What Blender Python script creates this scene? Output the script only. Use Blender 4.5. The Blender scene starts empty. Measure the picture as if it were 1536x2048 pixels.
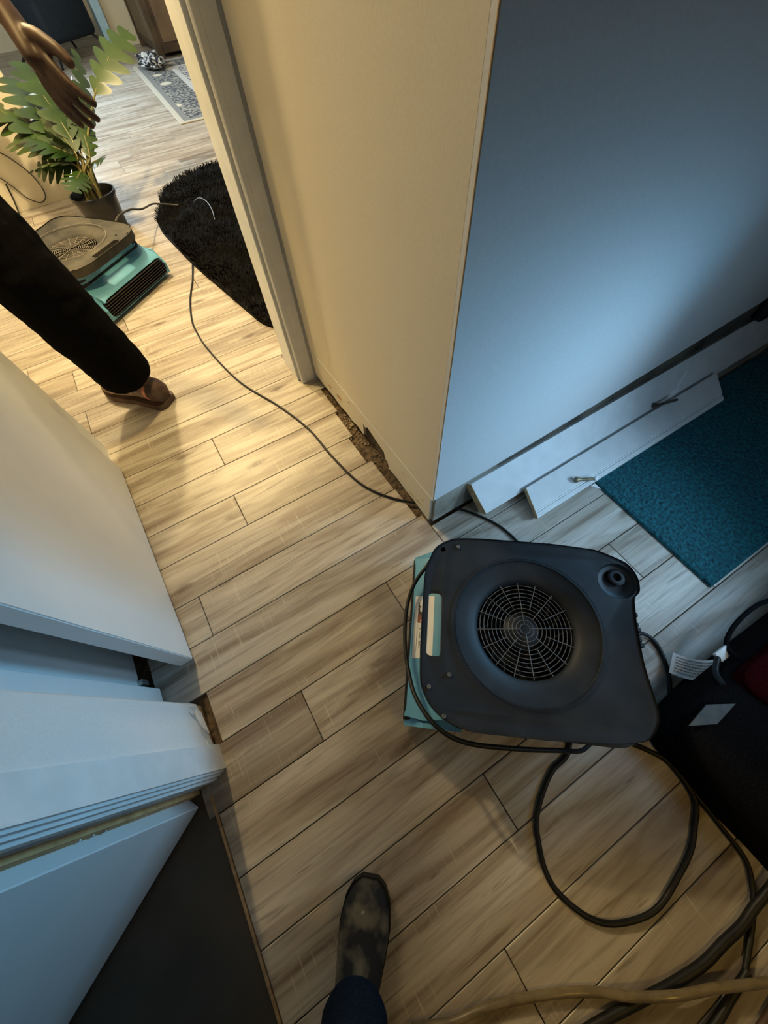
import bpy, bmesh, math, random
from mathutils import Matrix, Vector, noise
C = bpy.context.scene
COL = C.collection
R = random.Random(7)
PI = math.pi

# ------------------------------------------------------------ camera
cd = bpy.data.cameras.new('camera'); cam = bpy.data.objects.new('camera', cd); COL.objects.link(cam)
cd.sensor_fit = 'VERTICAL'; cd.sensor_height = 24.0; cd.lens = 742.306 / 2048 * 24.0; cd.clip_start = .02
m = ((0.84998439, -0.52467115, -0.04739969), (-0.4783393, -0.73095405, -0.48672137), (0.22072166, 0.4363787, -0.87227036))
M = Matrix(((m[0][0], -m[1][0], -m[2][0], 0), (m[0][1], -m[1][1], -m[2][1], 0), (m[0][2], -m[1][2], -m[2][2], 1.15), (0, 0, 0, 1)))
cam.matrix_world = M
C.camera = cam
# ------------------------------------------------------------ world, lights, exposure
C.view_settings.view_transform = 'Standard'; C.view_settings.look = 'None'
C.view_settings.gamma = 1; C.view_settings.use_curve_mapping = False
C.view_settings.exposure = 0.0
w = bpy.data.worlds.new('world'); C.world = w; w.use_nodes = True
w.node_tree.nodes['Background'].inputs[0].default_value = (.25, .5, .8, 1)
w.node_tree.nodes['Background'].inputs[1].default_value = .03

def area(name, loc, target, size, power, color, spread=180, sy=None):
    l = bpy.data.lights.new(name, 'AREA'); l.energy = power; l.color = color; l.size = size
    if sy: l.shape = 'RECTANGLE'; l.size_y = sy
    l.spread = math.radians(spread)
    o = bpy.data.objects.new(name, l); COL.objects.link(o)
    o.location = loc; o.rotation_euler = (Vector(target) - Vector(loc)).to_track_quat('-Z', 'Y').to_euler()
    return o
def point(name, loc, power, color, r):
    l = bpy.data.lights.new(name, 'POINT'); l.energy = power; l.color = color; l.shadow_soft_size = r
    o = bpy.data.objects.new(name, l); COL.objects.link(o); o.location = loc
    return o
area('daylight_fill', (.95, -.62, .70), (.80, .44, .0), .35, 1.5, (.42, .70, 1), 120, .35)  # added bluish fill in mid-room for right wall and mat; no window here
area('daylight_fill_low', (1.40, -.35, .62), (.42, .44, .02), .25, 1.9, (.42, .71, 1), 80, .25)  # low added light, unseen, brightening the wall foot near the corner
area('daylight_fill_side', (1.75, .10, .60), (-.5, .22, .5), .35, 1.6, (.22, .62, 1), 50, .3)  # added side light in mid-air to brighten the left stub and doors
point('hall_ceiling_lamp', (-.12, 2.95, 2.1), 165, (1, .76, .40), .06)
def spot(name, loc, target, power, color, ang, blend, r):
    l = bpy.data.lights.new(name, 'SPOT'); l.energy = power; l.color = color; l.spot_size = math.radians(ang); l.spot_blend = blend; l.shadow_soft_size = r
    o = bpy.data.objects.new(name, l); COL.objects.link(o); o.location = loc; o.rotation_euler = (Vector(target) - Vector(loc)).to_track_quat('-Z', 'Y').to_euler(); return o
spot('hall_downlight', (.0, 1.70, 2.4), (-.1, 1.75, 0), 150, (1, .71, .28), 52, .6, .05)
area('far_daylight', (-1.2, 7.4, 1.6), (.1, 3.2, 0), 1.6, 150, (.68, .86, 1), 150, 1.4)
spot('room_lamp', (.50, -1.0, 1.7), (.22, -.50, 0), 12, (1, .60, .10), 66, 1.0, .1)

# ------------------------------------------------------------ materials
MATS = {}
def nt(name, rough=.5, metal=0, spec=.5):
    ma = bpy.data.materials.new(name); ma.use_nodes = True; t = ma.node_tree
    b = t.nodes['Principled BSDF']; b.inputs['Roughness'].default_value = rough; b.inputs['Metallic'].default_value = metal
    b.inputs['Specular IOR Level'].default_value = spec
    MATS[name] = ma
    return ma, t, b
def N(t, kind, **kw):
    n = t.nodes.new(kind)
    for k, v in kw.items():
        if k in n.inputs: n.inputs[k].default_value = v
        else: setattr(n, k, v)
    return n
def mapping(t, scale=(1, 1, 1), src='Object', loc=(0, 0, 0)):
    if src == 'Position':
        c = N(t, 'ShaderNodeNewGeometry'); out = c.outputs['Position']
    else:
        c = N(t, 'ShaderNodeTexCoord'); out = c.outputs[src]
    mp = N(t, 'ShaderNodeMapping'); mp.inputs['Scale'].default_value = scale; mp.inputs['Location'].default_value = loc
    t.links.new(out, mp.inputs['Vector'])
    return mp.outputs[0]
def ramp(t, fac, stops):
    r = N(t, 'ShaderNodeValToRGB'); e = r.color_ramp.elements
    while len(e) < len(stops): e.new(.5)
    for i, (p, c) in enumerate(stops):
        e[i].position = p; e[i].color = (*c, 1) if len(c) == 3 else c
    t.links.new(fac, r.inputs[0]); return r.outputs[0]
def mix(t, fac, a, b, mode='MIX'):
    n = N(t, 'ShaderNodeMix', data_type='RGBA', blend_type=mode)
    for s, v in ((n.inputs[0], fac), (n.inputs[6], a), (n.inputs[7], b)):
        if hasattr(v, 'links'): t.links.new(v, s)
        elif isinstance(v, tuple): s.default_value = (*v, 1)
        else: s.default_value = v
    return n.outputs[2]
def math_(t, op, a, b=0.0, c=0.0):
    n = N(t, 'ShaderNodeMath', operation=op)
    for i, v in enumerate((a, b, c)):
        if hasattr(v, 'links'): t.links.new(v, n.inputs[i])
        else: n.inputs[i].default_value = v
    return n.outputs[0]
def bump(t, b, h, strength=.3, dist=.002):
    n = N(t, 'ShaderNodeBump'); n.inputs['Strength'].default_value = strength; n.inputs['Distance'].default_value = dist
    t.links.new(h, n.inputs['Height']); t.links.new(n.outputs[0], b.inputs['Normal'])
def speckled(name, c1, c2, scale=40, rough=.5, metal=0, bstr=.15, bdist=.001, detail=4, spec=.5, lo=.35, hi=.65):
    ma, t, b = nt(name, rough, metal, spec)
    n = N(t, 'ShaderNodeTexNoise'); n.inputs['Scale'].default_value = scale; n.inputs['Detail'].default_value = detail
    t.links.new(mapping(t), n.inputs['Vector'])
    t.links.new(ramp(t, n.outputs[0], [(lo, c1), (hi, c2)]), b.inputs['Base Color'])
    if bstr: bump(t, b, n.outputs[0], bstr, bdist)
    return ma

def plank_mat():
    ma, t, b = nt('plank_wood', .42)
    oi = N(t, 'ShaderNodeObjectInfo'); rnd = oi.outputs['Random']
    geo = N(t, 'ShaderNodeNewGeometry')
    off = N(t, 'ShaderNodeCombineXYZ')
    t.links.new(math_(t, 'MULTIPLY', rnd, 37.0), off.inputs[0]); t.links.new(math_(t, 'MULTIPLY', rnd, 11.0), off.inputs[1]); t.links.new(math_(t, 'MULTIPLY', rnd, 5.0), off.inputs[2])
    add = N(t, 'ShaderNodeVectorMath', operation='ADD'); t.links.new(geo.outputs['Position'], add.inputs[0]); t.links.new(off.outputs[0], add.inputs[1])
    def ns(scale, s=1, detail=5, dist=0, rough=.55):
        mp = N(t, 'ShaderNodeMapping'); mp.inputs['Scale'].default_value = scale; t.links.new(add.outputs[0], mp.inputs[0])
        n = N(t, 'ShaderNodeTexNoise'); n.inputs['Scale'].default_value = s; n.inputs['Detail'].default_value = detail; n.inputs['Distortion'].default_value = dist; n.inputs['Roughness'].default_value = rough
        t.links.new(mp.outputs[0], n.inputs['Vector']); return n.outputs[0]
    broad = ns((1.6, 13, 1), 1, 3, 1.2)
    base = ramp(t, broad, [(.33, (.27, .215, .165)), (.5, (.43, .38, .315)), (.66, (.56, .52, .455))])
    tone = math_(t, 'MULTIPLY_ADD', rnd, .22, .88)
    fine = ns((5, 120, 1), 1, 4, .6)
    base = mix(t, .65, base, ramp(t, fine, [(.3, (.55, .52, .5)), (.5, (1, 1, 1)), (.75, (1.12, 1.12, 1.12))]), 'MULTIPLY')
    streak = ns((2.2, 34, 1), 1, 5, 2.2)
    base = mix(t, ramp(t, streak, [(.60, (0, 0, 0)), (.72, (.75, .75, .75))]), base, (.15, .105, .072))
    # knots
    mp = N(t, 'ShaderNodeMapping'); mp.inputs['Scale'].default_value = (2.6, 8, 1); t.links.new(add.outputs[0], mp.inputs[0])
    vo = N(t, 'ShaderNodeTexVoronoi'); vo.inputs['Scale'].default_value = 1; t.links.new(mp.outputs[0], vo.inputs['Vector'])
    kn = math_(t, 'ADD', vo.outputs['Distance'], math_(t, 'MULTIPLY', ns((30, 60, 1), 1, 3), .16))
    base = mix(t, ramp(t, kn, [(.12, (.8, .8, .8)), (.22, (0, 0, 0))]), base, (.12, .08, .055))
    # whitish cross saw marks
    cross = ns((230, 9, 1), 1, 3, .4); mask = ns((4, 9, 1), 1, 2)
    cm = math_(t, 'MULTIPLY', ramp(t, cross, [(.60, (0, 0, 0)), (.70, (1, 1, 1))]), ramp(t, mask, [(.5, (0, 0, 0)), (.62, (.5, .5, .5))]))
    base = mix(t, cm, base, (.78, .72, .62))
    tc = N(t, 'ShaderNodeCombineXYZ')
    for i in range(3): t.links.new(tone, tc.inputs[i])
    base = mix(t, 1.0, base, tc.outputs[0], 'MULTIPLY')
    t.links.new(base, b.inputs['Base Color'])
    bump(t, b, fine, .25, .0006)
plank_mat()
speckled('dark_floor', (.085, .072, .055), (.12, .10, .078), 6, .55)
speckled('subfloor', (.035, .022, .012), (.16, .11, .065), 60, .9, bstr=.6, bdist=.004, detail=8)
speckled('paint_white', (.745, .76, .76), (.765, .78, .78), 12, .38, bstr=.05)
speckled('paint_trim', (.70, .72, .72), (.78, .79, .79), 18, .35, bstr=.04)
speckled('wall_paint', (.68, .69, .69), (.72, .73, .72), 220, .8, bstr=.12, bdist=.0006)
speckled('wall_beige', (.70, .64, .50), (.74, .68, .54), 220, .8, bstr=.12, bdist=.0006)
speckled('ceiling_paint', (.7, .7, .7), (.75, .75, .75), 120, .9)
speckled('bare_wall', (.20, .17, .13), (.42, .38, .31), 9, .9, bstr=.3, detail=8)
speckled('raw_wood', (.42, .24, .09), (.62, .38, .17), 30, .8, bstr=.3, detail=6)
speckled('torn_white', (.8, .82, .82), (.9, .9, .9), 40, .8)
speckled('torn_grey', (.42, .46, .50), (.55, .6, .62), 40, .8)
speckled('black_plastic', (.006, .008, .011), (.015, .018, .023), 14, .55, spec=.35, bstr=.25, bdist=.0006, detail=9)
speckled('dusty_plastic', (.016, .016, .014), (.10, .09, .07), 7, .75, bstr=.2, bdist=.0008, detail=9)
speckled('grille_wire', (.07, .075, .08), (.12, .12, .12), 30, .5)
speckled('grille_dusty', (.22, .20, .16), (.42, .38, .32), 30, .7)
speckled('black_rubber', (.006, .007, .007), (.012, .013, .013), 60, .5, spec=.35)
speckled('turquoise_plastic', (.09, .30, .46), (.13, .38, .56), 6, .38, bstr=.05, detail=7)
speckled('slat_black', (.012, .012, .012), (.03, .029, .027), 40, .4)
speckled('cord_grey', (.06, .075, .085), (.10, .12, .13), 40, .5)
speckled('fan_dark', (.004, .004, .005), (.012, .012, .014), 20, .6)
speckled('label_white', (.80, .80, .78), (.86, .86, .84), 20, .5, bstr=0)
speckled('label_dark', (.015, .012, .01), (.05, .03, .02), 60, .6, bstr=0)
speckled('label_brown', (.11, .035, .02), (.28, .09, .05), 80, .6, bstr=0)
speckled('label_grey', (.18, .18, .18), (.3, .3, .3), 90, .6, bstr=0)
speckled('teal_pile', (.002, .040, .055), (.006, .125, .155), 95, .95, bstr=.9, bdist=.006, detail=6)
speckled('fur_black', (.003, .003, .003), (.009, .0085, .008), 30, .9, spec=.12)
speckled('dark_cloth', (.003, .003, .003), (.007, .0065, .006), 300, 1.0, spec=.05, bstr=.3)
speckled('navy_cloth', (.005, .008, .016), (.011, .017, .03), 300, 1.0, spec=.05, bstr=.3)
speckled('skin_tone', (.035, .014, .009), (.065, .028, .016), 25, .55)
speckled('hair_dark', (.01, .008, .006), (.02, .016, .012), 80, .7)
speckled('shoe_tan', (.16, .10, .065), (.34, .24, .17), 24, .75, bstr=.5, bdist=.002, detail=7)
speckled('shoe_brown', (.05, .028, .02), (.11, .06, .04), 30, .6)
speckled('shoe_orange', (.62, .22, .12), (.72, .30, .18), 40, .6)
speckled('shoe_dusty', (.010, .013, .018), (.15, .135, .10), 26, .8, bstr=.4, bdist=.002, detail=9, lo=.46, hi=.68)
speckled('shoe_eyelet', (.3, .32, .33), (.4, .42, .43), 40, .4, metal=.6)
speckled('metal_steel', (.45, .45, .44), (.6, .6, .58), 40, .35, metal=.9)
speckled('stop_brass', (.20, .16, .09), (.34, .28, .17), 60, .45, metal=.5)
speckled('stop_bronze', (.05, .045, .04), (.12, .10, .085), 60, .5, metal=.4)
speckled('dark_red_fabric', (.016, .0008, .002), (.03, .0015, .003), 200, 1, spec=.05, bstr=.3)
speckled('bag_black', (.003, .003, .0035), (.007, .007, .008), 200, 1, spec=.08, bstr=.3)
speckled('hose_clear', (.40, .32, .18), (.52, .42, .25), 30, .22)
MATS['hose_clear'].node_tree.nodes['Principled BSDF'].inputs['Transmission Weight'].default_value = .6
speckled('cabinet_brown', (.045, .026, .014), (.09, .055, .03), 8, .5)
speckled('cabinet_panel', (.12, .075, .04), (.17, .11, .06), 8, .5)
speckled('pot_black', (.008, .008, .008), (.02, .02, .02), 20, .35)
speckled('soil', (.02, .012, .008), (.07, .045, .03), 60, .95, bstr=.8, bdist=.01)
speckled('stalk', (.10, .12, .03), (.22, .17, .06), 20, .5)
speckled('chair_navy', (.003, .008, .018), (.008, .02, .035), 90, .8)
speckled('power_black', (.005, .005, .006), (.01, .01, .012), 40, .5)
speckled('bare_mdf', (.38, .24, .12), (.58, .40, .22), 60, .9, bstr=.3)
speckled('heap_cloth', (.01, .01, .012), (.6, .6, .58), 22, .9, bstr=.4, bdist=.01, lo=.48, hi=.56)

def leaf_mat():
    ma, t, b = nt('leaf_green', .38)
    oi = N(t, 'ShaderNodeObjectInfo')
    n = N(t, 'ShaderNodeTexNoise'); n.inputs['Scale'].default_value = 9; t.links.new(mapping(t), n.inputs['Vector'])
    c = ramp(t, n.outputs[0], [(.3, (.005, .020, .0015)), (.7, (.026, .060, .004))])
    c2 = mix(t, math_(t, 'MULTIPLY', oi.outputs['Random'], .5), c, (.045, .085, .008))
    t.links.new(c2, b.inputs['Base Color'])
leaf_mat()
def persian_mat():
    ma, t, b = nt('persian_wool', .95)
    tc = N(t, 'ShaderNodeTexCoord'); sp = N(t, 'ShaderNodeSeparateXYZ'); t.links.new(tc.outputs['Object'], sp.inputs[0])
    # object x 0..1.1, y 0..3 ; distance from nearest edge
    dx = math_(t, 'MINIMUM', sp.outputs[0], math_(t, 'SUBTRACT', 1.1, sp.outputs[0]))
    dy = math_(t, 'MINIMUM', sp.outputs[1], math_(t, 'SUBTRACT', 2.4, sp.outputs[1]))
    d = math_(t, 'MINIMUM', dx, dy)
    vo = N(t, 'ShaderNodeTexVoronoi'); vo.inputs['Scale'].default_value = 4.2; t.links.new(tc.outputs['Object'], vo.inputs['Vector'])
    n = N(t, 'ShaderNodeTexNoise'); n.inputs['Scale'].default_value = 38; n.inputs['Detail'].default_value = 6; t.links.new(tc.outputs['Object'], n.inputs['Vector'])
    fl = math_(t, 'ADD', vo.outputs['Distance'], math_(t, 'MULTIPLY', n.outputs[0], .25))
    dark = ramp(t, n.outputs[0], [(.42, (.03, .035, .05)), (.58, (.30, .29, .26))])
    band = mix(t, ramp(t, fl, [(.33, (1, 1, 1)), (.42, (0, 0, 0))]), dark, (.62, .55, .42))
    field = ramp(t, n.outputs[0], [(.4, (.05, .06, .13)), (.52, (.55, .50, .42)), (.6, (.6, .56, .5))])
    def step(v): return math_(t, 'GREATER_THAN', d, v)
    c = mix(t, step(.045), (.50, .46, .38), (.20, .20, .19))
    c = mix(t, step(.10), c, band)
    c = mix(t, step(.36), c, (.55, .53, .5))
    c = mix(t, step(.42), c, field)
    t.links.new(c, b.inputs['Base Color']); bump(t, b, n.outputs[0], .5, .003)
persian_mat()
speckled('blue_lit_trim', (.34, .55, .72), (.42, .62, .78), 20, .4)  # white far trim with the blue daylight on it put into the colour
speckled('patch_grey', (.06, .075, .08), (.085, .10, .105), 60, .7)
speckled('dark_board', (.035, .03, .02), (.14, .12, .09), 7, .95, bstr=.3, detail=8)
speckled('crumb', (.10, .07, .04), (.42, .34, .24), 50, .95)

# ------------------------------------------------------------ builders
WM = {}
def setp(o, label=None, cat=None, group=None, kind=None):
    if label: o['label'] = label
    if cat: o['category'] = cat
    if group: o['group'] = group
    if kind: o['kind'] = kind
    return o
def empty(name, loc=(0, 0, 0), rz=0, label=None, cat=None, group=None, kind=None, local=False):
    o = bpy.data.objects.new(name, None); COL.objects.link(o); o.location = loc; o.rotation_euler = (0, 0, rz); o.empty_display_size = .05
    WM[o] = Matrix.Identity(4) if local else (Matrix.Translation(loc) @ Matrix.Rotation(rz, 4, 'Z'))
    return setp(o, label, cat, group, kind)
def obj(name, bm, mat, parent=None, smooth=None, local=False):
    """bm is in world coordinates unless its thing was made with local=True"""
    me = bpy.data.meshes.new(name)
    if parent is not None: bm.transform(WM[parent].inverted())
    bmesh.ops.recalc_face_normals(bm, faces=bm.faces)
    bm.to_mesh(me); bm.free()
    mats = mat if isinstance(mat, (list, tuple)) else [mat]
    for x in mats: me.materials.append(MATS[x])
    if smooth is not None:
        for p in me.polygons: p.use_smooth = True
        me.set_sharp_from_angle(angle=math.radians(smooth))
    o = bpy.data.objects.new(name, me); COL.objects.link(o)
    if parent is not None: o.parent = parent; WM[o] = WM[parent]
    else: WM[o] = Matrix.Identity(4)
    return o
def NB(): return bmesh.new()
def box(bm, a, b, rot=None, bev=0, seg=1):
    x0, y0, z0 = a; x1, y1, z1 = b
    vs = [bm.verts.new(p) for p in ((x0, y0, z0), (x1, y0, z0), (x1, y1, z0), (x0, y1, z0), (x0, y0, z1), (x1, y0, z1), (x1, y1, z1), (x0, y1, z1))]
    fs = [bm.faces.new([vs[i] for i in q]) for q in ((3, 2, 1, 0), (4, 5, 6, 7), (0, 1, 5, 4), (1, 2, 6, 5), (2, 3, 7, 6), (3, 0, 4, 7))]
    if rot is not None:
        for v in vs: v.co = rot @ v.co
    if bev:
        es = list({e for f_ in fs for e in f_.edges})
        bmesh.ops.bevel(bm, geom=es, offset=bev, segments=seg, affect='EDGES', profile=.5)
    return vs
def prism(bm, pts, z0, z1, rot=None):
    lo = [bm.verts.new((p[0], p[1], z0 if len(p) < 3 else p[2])) for p in pts]
    hi = [bm.verts.new((p[0], p[1], z1)) for p in pts]
    n = len(pts); bm.faces.new(lo[::-1]); bm.faces.new(hi)
    for i in range(n): bm.faces.new((lo[i], lo[(i + 1) % n], hi[(i + 1) % n], hi[i]))
    if rot is not None:
        for v in lo + hi: v.co = rot @ v.co
    return lo, hi
def poly_prism(bm, pts, d):
    """extrude a 3-D polygon by the vector d"""
    lo = [bm.verts.new(p) for p in pts]; hi = [bm.verts.new(Vector(p) + Vector(d)) for p in pts]
    n = len(pts); bm.faces.new(lo); bm.faces.new(hi[::-1])
    for i in range(n): bm.faces.new((lo[i], hi[i], hi[(i + 1) % n], lo[(i + 1) % n]))
def spline(pts, n=8):
    P = [Vector(p) for p in pts]; out = []
    for i in range(len(P) - 1):
        p0 = P[max(i - 1, 0)]; p1 = P[i]; p2 = P[i + 1]; p3 = P[min(i + 2, len(P) - 1)]
        for k in range(n):
            t = k / n
            out.append(.5 * ((2 * p1) + (p2 - p0) * t + (2 * p0 - 5 * p1 + 4 * p2 - p3) * t * t + (3 * p1 - p0 - 3 * p2 + p3) * t ** 3))
    out.append(P[-1]); return out
def tube(bm, pts, r, seg=8, sm=8, radii=None):
    P = spline(pts, sm) if sm > 1 else [Vector(p) for p in pts]
    rings = []; up = Vector((0, 0, 1))
    for i, p in enumerate(P):
        d = (P[min(i + 1, len(P) - 1)] - P[max(i - 1, 0)])
        if d.length < 1e-9: d = Vector((1, 0, 0))
        d.normalize()
        a = d.cross(up)
        if a.length < 1e-3: a = d.cross(Vector((1, 0, 0)))
        a.normalize(); b = d.cross(a)
        rr = r if radii is None else radii(i / (len(P) - 1))
        rings.append([bm.verts.new(p + a * math.cos(2 * PI * k / seg) * rr + b * math.sin(2 * PI * k / seg) * rr) for k in range(seg)])
    for i in range(len(rings) - 1):
        for k in range(seg):
            bm.faces.new((rings[i][k], rings[i][(k + 1) % seg], rings[i + 1][(k + 1) % seg], rings[i + 1][k]))
    bm.faces.new(rings[0]); bm.faces.new(rings[-1][::-1])
def lathe(bm, prof, c=(0, 0, 0), seg=32, mat=None, cap=True):
    rings = []
    for r_, z in prof:
        rings.append([bm.verts.new((c[0] + r_ * math.cos(2 * PI * k / seg), c[1] + r_ * math.sin(2 * PI * k / seg), c[2] + z)) for k in range(seg)])
    for i in range(len(rings) - 1):
        for k in range(seg): bm.faces.new((rings[i][k], rings[i][(k + 1) % seg], rings[i + 1][(k + 1) % seg], rings[i + 1][k]))
    if cap: bm.faces.new(rings[0][::-1]); bm.faces.new(rings[-1])
    if mat is not None:
        for r_ in rings:
            for v in r_: v.co = mat @ v.co
def ring(bm, c, rad, wr, seg=40, ws=6):
    rs = []
    for k in range(seg):
        a = 2 * PI * k / seg
        rs.append([bm.verts.new((c[0] + (rad + wr * math.cos(2 * PI * j / ws)) * math.cos(a), c[1] + (rad + wr * math.cos(2 * PI * j / ws)) * math.sin(a), c[2] + wr * math.sin(2 * PI * j / ws))) for j in range(ws)])
    for k in range(seg):
        for j in range(ws): bm.faces.new((rs[k][j], rs[(k + 1) % seg][j], rs[(k + 1) % seg][(j + 1) % ws], rs[k][(j + 1) % ws]))
def rounded(pts, r, n=5):
    out = []; L = len(pts)
    for i in range(L):
        p = Vector(pts[i][:2]); a = Vector(pts[i - 1][:2]) - p; b = Vector(pts[(i + 1) % L][:2]) - p
        rr = min(r, a.length * .45, b.length * .45); s = p + a.normalized() * rr; e = p + b.normalized() * rr
        for k in range(n + 1):
            t = k / n; q = s * (1 - t) ** 2 + p * 2 * t * (1 - t) + e * t * t; out.append((q.x, q.y))
    return out
def boolean(o, cutter_bm):
    me = bpy.data.meshes.new('cut'); bmesh.ops.recalc_face_normals(cutter_bm, faces=cutter_bm.faces); cutter_bm.to_mesh(me); cutter_bm.free()
    c = bpy.data.objects.new('cut', me); COL.objects.link(c); c.matrix_world = Matrix.Identity(4)
    par = o.parent; o.parent = None
    md = o.modifiers.new('b', 'BOOLEAN'); md.object = c; md.operation = 'DIFFERENCE'; md.solver = 'EXACT'
    dg = bpy.context.evaluated_depsgraph_get(); ev = o.evaluated_get(dg); nm = bpy.data.meshes.new_from_object(ev)
    o.modifiers.clear(); old = o.data; o.data = nm; nm.name = old.name; bpy.data.meshes.remove(old)
    bpy.data.objects.remove(c); bpy.data.meshes.remove(me); o.parent = par
def smooth_angle(o, a):
    for p in o.data.polygons: p.use_smooth = True
    o.data.set_sharp_from_angle(angle=math.radians(a))

# ------------------------------------------------------------ structure: floor
floor = empty('floor', (0, 0, 0), kind='structure')
bm = NB(); box(bm, (-3, -2.6, -.06), (3.4, 10.6, -.012)); obj('subfloor', bm, 'subfloor', floor)
seams = [round(-.468 - .135 * k, 3) for k in range(16, 0, -1)] + [-.468, -.335, -.205, -.07, .069, .211, .352, .493, .637, .796, .944, 1.097, 1.257]
while seams[-1] < 5.3: seams.append(seams[-1] + .158)
joints = {(-.603): [-.052], (-.468): [.9], (-.335): [.103], (-.205): [1.0], (-.07): [.847], (.069): [-.21, 1.2], (.211): [.16, 1.3], (.352): [.95], (.493): [-.375, 1.2], (.637): [1.5], (.796): [-.142], (.944): [1.2], (1.097): [-.121], (1.257): []}
ends = {(.352): .398, (.493): .377, (.637): .372, (.796): .352, (.944): .371, (1.097): .384, (1.257): .397}
pm_cache = {}
def plank(x0, x1, y0, y1):
    g = .0011; key = (round(x1 - x0, 3), round(y1 - y0, 3))
    if key not in pm_cache:
        b = NB(); box(b, (g, g, -.012), (key[0] - g, key[1] - g, 0), bev=.0012)
        me = bpy.data.meshes.new('plank'); b.to_mesh(me); b.free(); me.materials.append(MATS['plank_wood']); pm_cache[key] = me
    o = bpy.data.objects.new('plank', pm_cache[key]); COL.objects.link(o); o.location = (x0, y0, 0); o.parent = floor
for i in range(len(seams) - 1):
    y0, y1 = seams[i], seams[i + 1]; ky = round(y0, 3)
    xl = -.505 if y1 < .10 else (-.53 if y1 < .25 else (-.445 if y1 < .38 else -.53))
    xr = 3.2
    if y0 > .3: xr = ends.get(ky, .397) if y0 < 1.27 else 3.3
    if y0 > .35 and y0 < 1.27 and y1 < 1.3: xl = -.57
    if y0 > 1.2: xl = -2.6
    js = sorted(joints.get(ky, []))
    if ky not in joints:
        x = xl + R.uniform(.3, 1.15); js = []
        while x < xr - .25: js.append(x); x += 1.22
    if ky == 1.257: xr = 3.3; js = [-.9, 1.5]
    if abs(ky - 1.889) < .09: js = [-1.8, -.555, .70, 1.9]
    xs = [xl] + [j for j in js if xl + .05 < j < xr - .05] + [xr]
    for a, b_ in zip(xs[:-1], xs[1:]): plank(a, b_, y0, y1)
    if ky == .352: plank(.399, 3.2, .352, .440)
bm = NB(); y = seams[-1]; yy0 = y
while y < 10.4:
    x = -2.6 - R.uniform(0, 1)
    while x < 3.3:
        box(bm, (x + .0012, y + .0012, -.012), (x + 1.22 - .0012, y + .158 - .0012, 0)); x += 1.22
    y += .158
setp(obj('far_planks', bm, 'plank_wood', floor), kind='stuff')
# darker floor in the side room
bm = NB(); box(bm, (-2.6, -2.5, -.012), (-.512, .135, -.004)); setp(obj('floor', bm, 'dark_floor'), kind='structure')
bm = NB(); box(bm, (-.512, -2.0, -.012), (-.506, .12, .0006)); setp(obj('trim_1', bm, 'bare_mdf'), kind='structure')

# ------------------------------------------------------------ structure: walls
H = 2.45
# middle wall (warm lit), drywall sheet with a torn lower edge
bmw = NB()
prof = [(1.322, .022), (1.25, .02), (1.16, .026), (1.10, .018), (1.04, .03), (1.0, .022), (.95, .035), (.90, .028), (.893, .10), (.88, .088), (.86, .108), (.80, .094), (.745, .084), (.738, .05), (.722, .046), (.715, .018), (.66, .022), (.60, .014), (.55, .018), (.50, .012), (.4595, .010)]
poly_prism(bmw, [(.40, y_, z_) for y_, z_ in prof] + [(.40, .4595, H), (.40, 1.322, H)], (.012, 0, 0))
wm = setp(obj('wall_middle', bmw, 'wall_beige'), kind='structure')
bm = NB(); box(bm, (.415, .47, 0), (3.3, 1.38, H)); c = obj('wall_core', bm, 'subfloor', wm)
# paint ridge left by the removed baseboard and scuffs
bm = NB(); box(bm, (.3988, .452, .153), (.4004, 1.318, .1565)); obj('paint_ridge', bm, 'wall_paint', wm)
bm = NB()
for y_, z_, a, b_ in ((1.17, .07, .016, .007), (1.09, .075, .03, .009), (1.0, .12, .006, .004), (.52, .05, .02, .004), (.56, .045, .018, .003), (.50, .09, .006, .004), (.62, .10, .004, .003)):
    pts = [(.3985, y_ + a * math.cos(k * PI / 4) * R.uniform(.7, 1.1), z_ + b_ * math.sin(k * PI / 4) * R.uniform(.7, 1.1) - .6 * a * math.cos(k * PI / 4) * .3) for k in range(8)]
    poly_prism(bm, pts, (.002, 0, 0))
obj('scuff_marks', bm, 'bare_mdf', wm)
# debris in the gap along the wall foot
bm = NB()
for k in range(150):
    y_ = R.gauss(.98, .10) if k % 3 else R.uniform(.46, 1.28); x_ = R.uniform(.35, .412); s = R.uniform(.001, .0045); z_ = -.010
    t_ = Matrix.Translation((x_, y_, z_ + s * .4)) @ Matrix.Rotation(R.uniform(0, 3), 4, 'Z') @ Matrix.Rotation(R.uniform(-.5, .5), 4, 'X')
    box(bm, (-s, -s * .6, -s * .4), (s, s * .6, s * .4), t_)
setp(obj('plaster_crumbs', bm, 'crumb', floor), kind='stuff')
# right wall (cool lit)
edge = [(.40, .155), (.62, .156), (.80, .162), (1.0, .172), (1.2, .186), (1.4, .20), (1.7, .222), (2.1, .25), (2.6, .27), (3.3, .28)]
bm = NB(); poly_prism(bm, [(x_, .447, z_) for x_, z_ in edge] + [(3.3, .447, H), (.40, .447, H)], (0, .012, 0)); wr = setp(obj('wall_right', bm, 'wall_paint'), kind='structure')
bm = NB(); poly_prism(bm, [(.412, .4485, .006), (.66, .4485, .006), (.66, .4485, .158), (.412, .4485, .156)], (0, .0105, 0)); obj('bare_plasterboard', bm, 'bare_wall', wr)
bm = NB(); poly_prism(bm, [(.66, .4485, .006), (3.3, .4485, .006)] + [(x_, .4485, z_ + .001) for x_, z_ in edge[::-1] if x_ > .66] + [(.66, .4485, .158)], (0, .0105, 0)); obj('dark_plasterboard', bm, 'dark_board', wr)  # darker bare board, its top edge rising to the right
bm = NB(); tube(bm, [(.4005, .4475, .16), (.4008, .4475, H)], .0016, 6, 1); obj('corner_bead', bm, 'bare_mdf', wr)
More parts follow.
